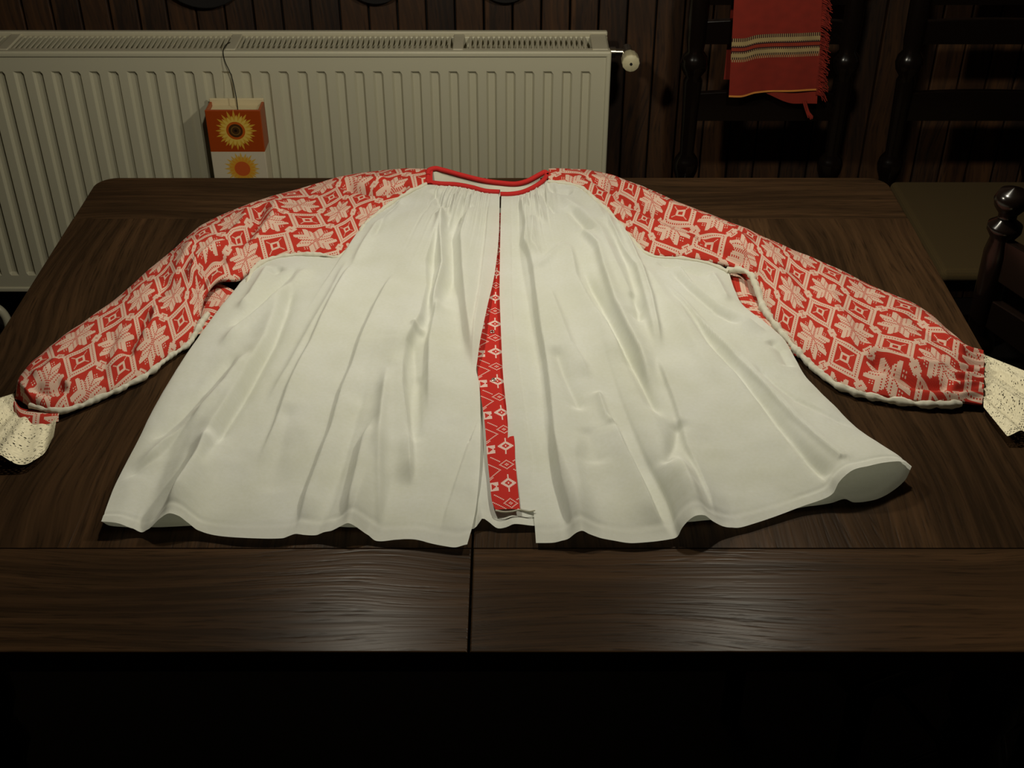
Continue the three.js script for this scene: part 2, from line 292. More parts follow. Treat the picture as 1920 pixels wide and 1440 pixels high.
// ------------------------------------------------------------------ humidifier box hung on the radiator
{
  const t = thing('radiator_humidifier', 'orange and white flower print water box hung on the radiator by a wire', 'humidifier');
  const zf = R.zf + 0.068, a = atZ(383, 207, zf), b = atZ(487, 205, zf);
  const x0 = a.x, x1 = b.x, w = x1 - x0, top = a.y, H = 0.2, d = 0.058;
  const cv = document.createElement('canvas'); cv.width = 256; cv.height = 420; const c = cv.getContext('2d');
  c.fillStyle = '#d9cdb4'; c.fillRect(0, 0, 256, 420);
  c.fillStyle = '#a8440f'; c.fillRect(0, 0, 256, 205);
  const rand = rng(3);
  function flower(x, y, r, petal, inner, core) {
    for (let ring = 0; ring < 2; ring++) for (let k = 0; k < 20; k++) {
      const an = (k + ring * 0.5) / 20 * Math.PI * 2, L = r * (ring ? 0.82 : 1) * (0.92 + rand() * 0.12);
      c.save(); c.translate(x, y); c.rotate(an); c.fillStyle = ring ? petal[1] : petal[0];
      c.beginPath(); c.moveTo(0, 0); c.quadraticCurveTo(L * 0.55, -r * 0.15, L, 0); c.quadraticCurveTo(L * 0.55, r * 0.15, 0, 0); c.fill(); c.restore();
    }
    c.fillStyle = inner; c.beginPath(); c.arc(x, y, r * 0.44, 0, 7); c.fill();
    c.fillStyle = core; c.beginPath(); c.arc(x, y, r * 0.33, 0, 7); c.fill();
    if (core !== inner) { c.strokeStyle = '#7a5a28'; c.lineWidth = 5; c.beginPath(); c.arc(x, y, r * 0.2, 0, 7); c.stroke(); c.fillStyle = '#22180c'; c.beginPath(); c.arc(x, y, r * 0.07, 0, 7); c.fill(); }
  }
  flower(132, 100, 100, ['#d9a93a', '#e8c45a'], '#c25a18', '#4a3018');
  flower(140, 292, 84, ['#dfb048', '#e3a030'], '#d2602a', '#d2602a');
  const tex = new THREE.CanvasTexture(cv); tex.colorSpace = THREE.SRGBColorSpace;
  const glaze = { roughness: 0.4 };
  const cream = new THREE.MeshStandardMaterial({ color: 0xd9cba4, ...glaze });
  const frontM = new THREE.MeshStandardMaterial({ map: tex, ...glaze });
  const cvs = document.createElement('canvas'); cvs.width = 32; cvs.height = 420; const cs = cvs.getContext('2d'); cs.fillStyle = '#d9cdb4'; cs.fillRect(0, 0, 32, 420); cs.fillStyle = '#a64e1c'; cs.fillRect(0, 0, 32, 205);
  const ts = new THREE.CanvasTexture(cvs); ts.colorSpace = THREE.SRGBColorSpace;
  const sideM = new THREE.MeshStandardMaterial({ map: ts, ...glaze });
  const th = 0.006, yc = top - H / 2, xc = (x0 + x1) / 2;
  const fg = box(w, H, th, xc, yc, zf - th / 2, 0.002); uvPlanar(fg, x => (x - x0) / w, (x, y) => (y - top + H) / H); mesh('front_face', fg, frontM, t);
  for (const x of [x0 + th / 2, x1 - th / 2]) { const sg = box(th, H - 0.002, d - th, x, yc, zf - th - (d - th) / 2, 0.002); uvPlanar(sg, (X, Y, z) => (zf - z) / d, (X, y) => (y - top + H) / H); mesh('side_face', sg, sideM, t); }
  mesh('back_face', box(w, H + 0.006, th, xc, yc + 0.003, zf - d + th / 2, 0.002), cream, t);
  mesh('base', box(w - 0.004, th, d - 0.004, xc, top - H + th / 2, zf - d / 2, 0.001), cream, t);
  mesh('inner_ledge', box(w - 0.012, 0.004, d - 0.014, xc, top - 0.012, zf - d / 2, 0.001), cream, t);
  mesh('hanging_wire', tube([new THREE.Vector3(xc + 0.006, top - 0.01, zf - d / 2), new THREE.Vector3(xc + 0.006, top + 0.02, zf - d / 2), new THREE.Vector3(xc - 0.002, top + 0.06, R.zf + 0.022), new THREE.Vector3(xc - 0.016, R.top - 0.012, R.zf + 0.0085), new THREE.Vector3(xc - 0.017, R.top + 0.006, R.zf + 0.004), new THREE.Vector3(xc - 0.015, R.top + 0.009, R.zf - 0.03), new THREE.Vector3(xc - 0.012, R.top + 0.006, R.zf - 0.05)], 0.0011, 60, 6), M.wire, t);
}

// ------------------------------------------------------------------ chairs
const postProfile = [[0, 0], [0.017, 0], [0.019, 0.03], [0.017, 0.16], [0.021, 0.2], [0.017, 0.24], [0.02, 0.4], [0.02, 0.455], [0.027, 0.475], [0.029, 0.49], [0.026, 0.505], [0.016, 0.52], [0.018, 0.6], [0.021, 0.69], [0.017, 0.7], [0.027, 0.715], [0.03, 0.73], [0.027, 0.745], [0.018, 0.757], [0.021, 0.78], [0.0225, 0.9], [0.018, 0.925], [0.026, 0.938], [0.026, 0.948], [0.014, 0.957], [0.014, 0.966], [0.023, 0.978], [0.026, 0.99], [0.02, 1.004], [0, 1.01]];
function makeChair(label, group) {
  const t = thing('ladder_back_chair', label, 'chair', group);
  const W = 0.33, D = 0.4, post = lathe(postProfile, 28);
  for (const s of [-1, 1]) mesh('back_post', post, M.darkWood, t).position.set(s * W / 2, 0, 0);
  for (const [y0, y1] of [[0.86, 0.925], [0.775, 0.82], [0.6, 0.66]]) {
    const sh = new THREE.Shape(); sh.moveTo(-W / 2, y0); sh.lineTo(W / 2, y0); sh.lineTo(W / 2, y1); sh.quadraticCurveTo(0, y1 + 0.012, -W / 2, y1); sh.closePath();
    mesh('slat', new THREE.ExtrudeGeometry(sh, { depth: 0.012, bevelEnabled: true, bevelSize: 0.002, bevelThickness: 0.002, bevelSegments: 2 }).translate(0, 0, -0.006), M.darkWood, t);
  }
  const fl = lathe([[0, 0], [0.016, 0], [0.019, 0.03], [0.017, 0.16], [0.022, 0.2], [0.017, 0.24], [0.021, 0.4], [0.021, 0.42], [0, 0.42]], 20);
  for (const s of [-1, 1]) mesh('front_leg', fl, M.darkWood, t).position.set(s * (W / 2 - 0.012), 0, D - 0.01);
  mesh('seat_frame', box(W + 0.02, 0.04, D + 0.02, 0, 0.415, D / 2 + 0.005, 0.006), M.darkWood, t);
  const pad = new RoundedBoxGeometry(W + 0.005, 0.03, D + 0.02, 5, 0.014); pad.translate(0, 0.448, D / 2 + 0.036);
  uvPlanar(pad, x => x, (x, y, z) => z + y); mesh('seat_pad', pad, M.olive, t).userData.label = 'olive fabric seat pad';
  for (const s of [-1, 1]) mesh('stretcher', new THREE.CylinderGeometry(0.009, 0.009, D, 12).rotateX(Math.PI / 2).translate(s * (W / 2 + 0.01), 0.2, D / 2), M.darkWood, t);
  mesh('stretcher', new THREE.CylinderGeometry(0.009, 0.009, W, 12).rotateZ(Math.PI / 2).translate(0, 0.2, D / 2), M.darkWood, t);
  return t;
}
const chairGroup = 'dark ladder back chairs round the table';
const chairA = makeChair('dark wooden ladder back chair with a red striped towel over its back', chairGroup);
chairA.position.set(0.562, 0, -2.63);
const chairB = makeChair('dark wooden ladder back chair with bare back and olive seat against the wall', chairGroup);
chairB.position.set(1.03, 0, -2.63);
const chairC = makeChair('dark wooden chair with turned finial beside the cuff of the blouse', chairGroup);
chairC.rotation.y = -Math.PI / 2 + 0.4; chairC.scale.setScalar(0.925);

// ------------------------------------------------------------------ red towel over the chair
{
  const t = thing('striped_towel', 'red woven towel with cream stripes and fringe hung over a chair back', 'towel');
  const z = -2.585, L = atZ(1374, 0, z), Rr = atZ(1537, 0, z), bl = atZ(1366, 181, z), br = atZ(1533, 176, z);
  const topY = 0.938, w = Rr.x - L.x;
  const H = topY - bl.y;
  const h0 = (atZ(1375, 72, z).y - bl.y), h1 = (atZ(1375, 116, z).y - bl.y);
  const tex = dataTex(256, 512, (i, j) => {     // v = height above hem over 0.3 m
    const y = j / 512 * 0.3, n = 1 + 0.12 * (((i >> 1) + (j >> 1)) & 1) - 0.06 + N(i / 30, j / 30, 5) * 0.08;
    const red = [134, 36, 20], cream = [168, 146, 100], dk = [50, 14, 18];
    const f = (y - h1) / (h0 - h1), tw = Math.floor(i / 3) % 2;
    let c = red;
    if (f > 0 && f < 1) {
      if (f < 0.1) c = tw ? cream : red; else if (f < 0.2) c = tw ? dk : cream; else if (f < 0.35) c = cream; else if (f < 0.42) c = tw ? cream : dk; else if (f < 0.47) c = dk; else if (f < 0.6) c = tw ? [150, 56, 28] : red; else if (f < 0.65) c = dk; else if (f < 0.7) c = tw ? dk : cream; else if (f < 0.86) c = cream; else c = tw ? cream : dk;
    }
    if (y < 0.004) c = [214, 140, 60];
    return c.map(v => clamp(v * n, 0, 255));
  });
  const cloth = new THREE.MeshStandardMaterial({ map: tex, roughness: 0.95, bumpMap: weave, bumpScale: 0.0003, side: THREE.DoubleSide });
  function sheet(nx, ny, fn) {
    const p = [], uv = [], id = [];
    for (let j = 0; j <= ny; j++) for (let i = 0; i <= nx; i++) { const [v, u2, v2] = fn(i / nx, j / ny); p.push(v.x, v.y, v.z); uv.push(u2, v2); }
    for (let j = 0; j < ny; j++) for (let i = 0; i < nx; i++) { const q = j * (nx + 1) + i; id.push(q, q + nx + 1, q + 1, q + 1, q + nx + 1, q + nx + 2); }
    const g = new THREE.BufferGeometry(); g.setAttribute('position', new THREE.Float32BufferAttribute(p, 3)); g.setAttribute('uv', new THREE.Float32BufferAttribute(uv, 2)); g.setIndex(id); g.computeVertexNormals(); return g;
  }
  // front fall, over the rail and down behind
  mesh('front_fall', sheet(40, 60, (u, v) => {
    const yb = lerp(bl.y, br.y, u) + 0.006 * smooth(0.12, 0.3, u) , y = lerp(topY, yb, v);
    const x = lerp(lerp(L.x, bl.x, v), lerp(Rr.x, br.x, v), u);
    return [new THREE.Vector3(x, y, z + 0.004 * Math.sin(u * 5 + 1) * v + 0.003 * Math.sin(u * 11) * v), u, (y - yb) / 0.3];
  }), cloth, t);
  mesh('rail_fold', sheet(40, 10, (u, v) => { const a = v * Math.PI; const x = lerp(L.x, Rr.x, u); return [new THREE.Vector3(x, topY + Math.sin(a) * 0.012, z - 0.035 + Math.cos(a) * 0.035), u, 0.9]; }), cloth, t);
  mesh('back_fall', sheet(40, 40, (u, v) => { const x = lerp(L.x + 0.01, Rr.x + 0.012, u); return [new THREE.Vector3(x, lerp(topY, bl.y + 0.012 - 0.02 * smooth(0.2, 0.8, u), v), z - 0.07 + 0.003 * Math.sin(u * 7) * v), u, 0.9]; }), cloth, t);
  // inner layer that shows under the hem and at the right edge
  mesh('inner_layer', sheet(30, 50, (u, v) => { const x = lerp(lerp(L.x + 0.01, bl.x + 0.02, v), lerp(Rr.x + 0.004, br.x + 0.004, v), u); const yb = lerp(bl.y + 0.01, br.y - 0.026, smooth(0.2, 0.75, u)); return [new THREE.Vector3(x, lerp(topY - 0.004, yb, v), z - 0.008 - 0.002 * Math.sin(u * 9)), u, 0.9]; }), cloth, t);
  const rand = rng(21), fr = [];
  for (let k = 0; k < 150; k++) {
    const v = k / 150, y = lerp(topY - 0.01, br.y - 0.004, v), x = lerp(Rr.x, br.x, v);
    const len = 0.014 + rand() * 0.012, dz = (rand() - 0.5) * 0.008;
    fr.push(tube([new THREE.Vector3(x - 0.002, y, z - 0.004), new THREE.Vector3(x + len * 0.6, y - 0.003 - rand() * 0.006, z - 0.004 + dz), new THREE.Vector3(x + len, y - 0.008 - rand() * 0.012, z - 0.004 + dz)], 0.0011, 4, 4));
  }
  for (let k = 0; k < 12; k++) { const x = br.x - 0.028 + rand() * 0.008, y = br.y - 0.02; fr.push(tube([new THREE.Vector3(x, y, z - 0.008), new THREE.Vector3(x + 0.008, y - 0.02, z - 0.008), new THREE.Vector3(x + 0.014 + rand() * 0.008, y - 0.034 - rand() * 0.01, z - 0.006)], 0.0014, 4, 4)); }
  const f = mesh('fringe', uvPlanar(mergeGeometries(fr), x => x, () => 0.9), cloth, t); f.userData.kind = 'stuff';
}

// ------------------------------------------------------------------ dark plates on the wall above the radiator
for (const [px, py, r, lab] of [[385, 17, 0.115, 'wide dark round plate on the boards above the humidifier box'], [705, 9, 0.075, 'small dark round plate on the boards above the radiator middle'], [948, 7, 0.07, 'small dark round plate on the boards above the radiator valve end']]) {
  const p = atZ(px, py, -2.83);
  const t = thing('wall_plate', lab, 'plate', 'dark plates on the boarded wall');
  const g = lathe([[0, 0.006], [r * 0.62, 0.006], [r * 0.7, 0.009], [r * 0.97, 0.02], [r, 0.02], [r * 0.99, 0.014], [r * 0.7, 0], [0, 0]], 48).rotateX(Math.PI / 2);
  mesh('dish', g, M.plate, t);
  t.position.set(p.x, p.y + r, -2.853);
}

// ------------------------------------------------------------------ BLOUSE
const blouse = thing('embroidered_blouse', 'cream linen peasant blouse with red star patterned sleeves and lace cuffs on the table', 'blouse');
blouse.position.set(0, 0, 0);

function spline(list, dim) {           // list of rows [u, ...]: monotone key then values; smooth interpolation
  const n = list.length;
  return (u) => {
    let i = 0; while (i < n - 2 && u > list[i + 1][0]) i++;
    const a = list[Math.max(0, i - 1)], b = list[i], c = list[i + 1], d = list[Math.min(n - 1, i + 2)];
    const h = c[0] - b[0], t = clamp((u - b[0]) / h), out = [];
    for (let k = 1; k <= dim; k++) {
      const m1 = i > 0 ? (c[k] - a[k]) / (c[0] - a[0]) * h : c[k] - b[k];
      const m2 = i < n - 2 ? (d[k] - b[k]) / (d[0] - b[0]) * h : c[k] - b[k];
      const t2 = t * t, t3 = t2 * t;
      out.push((2 * t3 - 3 * t2 + 1) * b[k] + (t3 - 2 * t2 + t) * m1 * 0.9 + (-2 * t3 + 3 * t2) * c[k] + (t3 - t2) * m2 * 0.9);
    }
    return out;
  };
}
const ground = rows => rows.map(([u, x, y, h]) => { const p = onTable(x, y, h); return [u, p.x, p.z, h]; });
function byLength(rows) {              // key a list of [x, y, h] by length on the table
  const g = rows.map(([x, y, h]) => { const p = onTable(x, y, h); return [p.x, p.z, h]; });
  const s = [0]; for (let i = 1; i < g.length; i++) s.push(s[i - 1] + Math.hypot(g[i][0] - g[i - 1][0], g[i][1] - g[i - 1][1]));
  return g.map((r, i) => [s[i] / s[s.length - 1], ...r]);
}
// a fold: line in measured points, height in mm, half widths in mm to the viewer's left and right of the line (walked towards the hem)
const fold = (pts, a, wl, wr = wl, ends = [0.15, 0.15]) => {
  const g = pts.map(([x, y]) => { const p = onTable(x, y, 18); return [p.x, p.z]; });
  const seg = []; let L = 0;
  for (let i = 1; i < g.length; i++) { const dx = g[i][0] - g[i - 1][0], dz = g[i][1] - g[i - 1][1], l = Math.hypot(dx, dz); seg.push({ x: g[i - 1][0], z: g[i - 1][1], dx: dx / l, dz: dz / l, l, s: L }); L += l; }
  const R = Math.max(wl, wr) * mm * 5;
  const xs = g.map(p => p[0]), zs = g.map(p => p[1]);
  return { seg, L, a: a * mm * 1.45, wl: wl * mm, wr: wr * mm, ends, bb: [Math.min(...xs) - R, Math.max(...xs) + R, Math.min(...zs) - R, Math.max(...zs) + R] };
};
function foldHeight(folds, x, z) {
  let h = 0;
  for (const f of folds) {
    if (x < f.bb[0] || x > f.bb[1] || z < f.bb[2] || z > f.bb[3]) continue;
    let best = 1e9, side = 0, along = 0;
    for (const s of f.seg) {
      const px = x - s.x, pz = z - s.z, t = clamp(px * s.dx + pz * s.dz, 0, s.l);
      const d = Math.hypot(px - t * s.dx, pz - t * s.dz);
      if (d < best) { best = d; side = s.dx * pz - s.dz * px; along = (s.s + t) / f.L; }
    }
    const w = side < 0 ? f.wr : f.wl;
    const tp = Math.min(0.48, 1.3 * Math.max(f.wl, f.wr) / f.L);
    const e = (f.ends[0] ? smooth(0, Math.max(tp, f.ends[0]), along) : 1) * (f.ends[1] ? smooth(0, Math.max(tp, f.ends[1]), 1 - along) : 1);
    h += f.a * e * Math.exp(-Math.pow(best / w, 1.5));
  }
  return h;
}
function gridMesh(nu, nv, fn, matUV = 1) {
  const p = [], uv = [], id = [];
  for (let j = 0; j <= nv; j++) for (let i = 0; i <= nu; i++) { const [x, y, z, a, b] = fn(i / nu, j / nv); p.push(x, y, z); uv.push(a * matUV, b * matUV); }
  for (let j = 0; j < nv; j++) for (let i = 0; i < nu; i++) { const q = j * (nu + 1) + i; id.push(q, q + nu + 1, q + 1, q + 1, q + nu + 1, q + nu + 2); }
  const g = new THREE.BufferGeometry(); g.setAttribute('position', new THREE.Float32BufferAttribute(p, 3)); g.setAttribute('uv', new THREE.Float32BufferAttribute(uv, 2)); g.setIndex(id); g.computeVertexNormals(); return g;
}
function panel({ top, bottom, left, right, folds, body, bulge, hemPow = 4, nu = 260, nv = 300, gather = 0, sideL = 0, sideR = 0, hem = true, seed = 0, floor = 8, flap = null }) {
  const Tf = spline(top, 3), Bf = spline(bottom, 3), Lf = spline(left, 3), Rf = spline(right, 3);
  const t0 = Tf(0), t1 = Tf(1), b0 = Bf(0), b1 = Bf(1);
  return gridMesh(nu, nv, (u, v) => {
    const t = Tf(u), b = Bf(u), l = Lf(v), r = Rf(v);
    const c = k => (1 - v) * t[k] + v * b[k] + (1 - u) * l[k] + u * r[k] - ((1 - u) * (1 - v) * t0[k] + u * (1 - v) * t1[k] + (1 - u) * v * b0[k] + u * v * b1[k]);
    const x = c(0), z = c(1);
    const wt = Math.pow(1 - v, 8), wb = Math.pow(v, hemPow);
    let h = lerp(lerp(body, t[2], wt), b[2], wb);
    // the cloth falls off towards a free edge
    if (sideL) { const k = Math.exp(-u / sideL); h = lerp(h, l[2], k * (1 - wb * 0.7)); }
    if (sideR) { const k = Math.exp(-(1 - u) / sideR); h = lerp(h, r[2], k * (1 - wb * 0.7)); }
    h += bulge * Math.pow(Math.sin(Math.PI * clamp(u * 0.96 + 0.02)), 0.6) * Math.sin(Math.PI * Math.pow(v, 0.8)) * (1 - wb);
    const fade = smooth(0, 0.035, v) * (1 - smooth(0.93, 1, v));
    let y = h * mm + foldHeight(folds, x, z) * fade;
    if (gather) { const gk = gather(u); if (gk) y += gk * mm * Math.exp(-v / 0.1) * (Math.sin(u * 170) + 0.7 * Math.sin(u * 271 + 1.3) + 0.5 * Math.sin(u * 397 + 2)) * smooth(0, 0.012, v); }
    y += (N(x * 26 + seed, z * 26, 1.5) * 1.1 + N(x * 70, z * 55 + seed, 4.5) * 0.45) * mm * smooth(0, 0.05, v);
    if (hem) { const d = v - 0.972; y += (Math.abs(d) < 0.006 ? -0.9 * (1 - Math.abs(d) / 0.006) : d > 0 ? 0.5 : 0) * mm; }
    y = y / mm; const f = lerp(floor, Math.min(floor, b[2]), smooth(0.93, 1, v)); if (y < f + 4) y = f + 4 * Math.exp((y - f - 4) / 4) ;
    const dx = flap ? flap(v) * Math.exp(-u / 0.016) : 0;
    return [x + dx, TABLE_Y + y * mm, z, x, z];
  });
}

// ---- left front (viewer's left)
const hemLeftPx = [[190, 978, 18], [223, 982, 16], [250, 993, 8], [267, 1000, 4], [283, 989, 13], [298, 974, 24], [316, 963, 30], [335, 968, 26], [351, 980, 18], [372, 996, 9], [400, 1005, 6], [452, 1010, 7], [530, 1011, 7], [553, 1002, 10], [572, 1005, 8], [595, 1005, 7], [606, 999, 11], [622, 996, 14], [640, 987, 20], [652, 982, 24], [665, 987, 20], [687, 1002, 10], [705, 1016, 4], [742, 1014, 7], [777, 1013, 9], [805, 1020, 7], [835, 1026, 6], [855, 1028, 6], [876, 1022, 9]];
const sideLeftPx = [[458, 541, 14], [438, 560, 12], [417, 587, 11], [383, 627, 11], [333, 693, 11], [293, 760, 11], [253, 840, 12], [213, 920, 14], [190, 978, 18]];
const leftPanel = panel({
  top: ground([[0, 458, 541, 14], [0.03, 475, 505, 15], [0.06, 492, 492, 15], [0.1, 525, 481, 15], [0.18, 567, 478, 15], [0.25, 629, 482, 15], [0.28, 658, 463, 16], [0.32, 685, 420, 18], [0.36, 712, 397, 20], [0.43, 762, 363, 22], [0.49, 799, 345, 24], [0.54, 822, 346, 23], [0.64, 855, 348, 22], [0.76, 883, 353, 21], [0.88, 910, 360, 20], [1, 937, 362, 20]]),
  bottom: ground(hemLeftPx.map(([x, y, h]) => [(x - 190) / 686, x, y, h])),
  left: byLength(sideLeftPx),
  right: byLength([[937, 362, 20], [935, 447, 18], [927, 520, 17], [913, 587, 17], [903, 640, 17], [896, 675, 17], [893, 695, 17], [898, 718, 16], [900, 745, 15], [901, 790, 14], [901, 840, 13], [899, 890, 12], [893, 950, 11], [885, 990, 10], [876, 1022, 9]]),
  body: 17, bulge: 9, sideL: 0.035, sideR: 0.012, seed: 1,
  gather: u => 1.5 * smooth(0.46, 0.56, u) * (1 - smooth(0.9, 0.95, u)),
  folds: [
    fold([[838, 392], [814, 455], [798, 510], [800, 560], [788, 610], [762, 655], [757, 700]], 11, 55, 6),
    fold([[832, 400], [826, 455], [829, 515], [818, 560], [808, 610]], 13, 6, 9),
    fold([[846, 400], [848, 470], [850, 530], [835, 575]], -4, 10),
    fold([[888, 385], [864, 455], [867, 520], [874, 590], [881, 640], [888, 690]], 12, 6, 22),
    fold([[824, 575], [812, 615], [805, 650], [803, 720], [804, 780]], 7, 4, 22, [0.05, 0.4]),
    fold([[768, 626], [802, 636]], 5, 5, 9),
    fold([[772, 640], [778, 690], [776, 750], [772, 820]], -5, 9),
    fold([[740, 526], [705, 590], [680, 645], [660, 697], [640, 742], [620, 810], [597, 865], [575, 920], [552, 1000]], 6, 3.2, 34, [0.1, 0]),
    fold([[668, 495], [635, 552], [605, 610], [585, 655], [562, 695], [540, 737], [515, 800], [480, 870]], 5, 3.2, 30),
    fold([[553, 519], [535, 590], [514, 647], [468, 729], [421, 803], [395, 850], [367, 904]], -7, 6, 9),
    fold([[535, 540], [500, 640], [450, 725], [405, 795], [370, 850]], 6, 16, 6),
    fold([[470, 668], [421, 733], [367, 787], [304, 834], [250, 885]], 6, 7, 9),
    fold([[450, 668], [400, 722], [340, 780], [280, 830]], -4, 7, 5),
    fold([[400, 810], [367, 880], [335, 935], [316, 965]], 12, 8, 16, [0.2, 0]),
    fold([[380, 838], [345, 885], [300, 945], [268, 1000]], -5, 9, 9, [0.3, 0]),
    fold([[230, 900], [300, 850], [380, 770]], -3, 5),
    fold([[580, 500], [545, 540], [505, 580], [450, 620], [410, 655]], 6, 7, 10),
    fold([[560, 500], [525, 535], [490, 570], [430, 620]], -5, 6, 5),
    fold([[505, 495], [490, 525], [470, 560], [445, 585]], 6, 7, 9),
    fold([[530, 500], [505, 515]], -6, 7, 7, [0.2, 0.2]),
    fold([[655, 490], [620, 560], [585, 620], [545, 690], [500, 760]], 4, 5, 18),
    fold([[727, 690], [716, 780], [712, 855], [712, 930], [706, 1010]], 6, 7, 7, [0.2, 0]),
    fold([[757, 668], [756, 730], [765, 787], [768, 830], [772, 905]], 8, 22, 3),
    fold([[783, 700], [777, 770], [775, 830]], -4, 9),
    fold([[700, 790], [680, 835], [667, 892], [655, 942], [651, 985]], 8, 4, 16, [0.25, 0]),
    fold([[690, 720], [665, 800], [640, 880], [615, 960], [606, 1000]], -3, 12),
    fold([[545, 760], [520, 850], [505, 920]], -4, 14),
    fold([[880, 828], [865, 870], [840, 942], [819, 1014]], 2.6, 1.6, 34, [0, 0]),
    fold([[770, 370], [735, 400], [705, 430], [680, 470], [660, 510]], 5, 5, 9),
    fold([[752, 385], [720, 415], [700, 455]], -4, 5),
    fold([[815, 360], [825, 385], [838, 395]], -7, 8),
    fold([[918, 372], [912, 450], [902, 540], [890, 620], [884, 700]], 3, 1.8, 20),
    fold([[858, 362], [850, 400], [842, 440]], 5, 4), fold([[872, 362], [868, 395], [862, 430]], -4, 4), fold([[888, 366], [884, 395]], 4, 4),
  ],
});
mesh('front_panel', leftPanel, M.linen, blouse);

// ---- right front
const sideRightPx = [[1367, 512, 14], [1377, 543, 14], [1392, 573, 13], [1430, 603, 13], [1467, 635, 12], [1487, 667, 12], [1510, 707, 12], [1553, 752, 12], [1613, 810, 15], [1680, 850, 24], [1701, 862, 30], [1709, 876, 24]];
const hemRightPx = [[1005, 1020, 5], [1040, 1019, 6], [1065, 1011, 11], [1080, 1000, 18], [1092, 996, 21], [1105, 1002, 17], [1132, 1011, 10], [1180, 1020, 7], [1220, 1018, 7], [1256, 1013, 7], [1270, 1008, 8], [1278, 992, 19], [1291, 977, 29], [1305, 968, 35], [1322, 967, 35], [1336, 977, 27], [1355, 987, 14], [1382, 992, 6], [1407, 986, 6], [1462, 967, 7], [1504, 951, 9], [1545, 936, 14], [1563, 924, 20], [1572, 906, 30], [1587, 890, 39], [1601, 881, 43], [1629, 874, 44], [1657, 867, 43], [1682, 863, 39], [1700, 866, 33], [1709, 876, 24]];
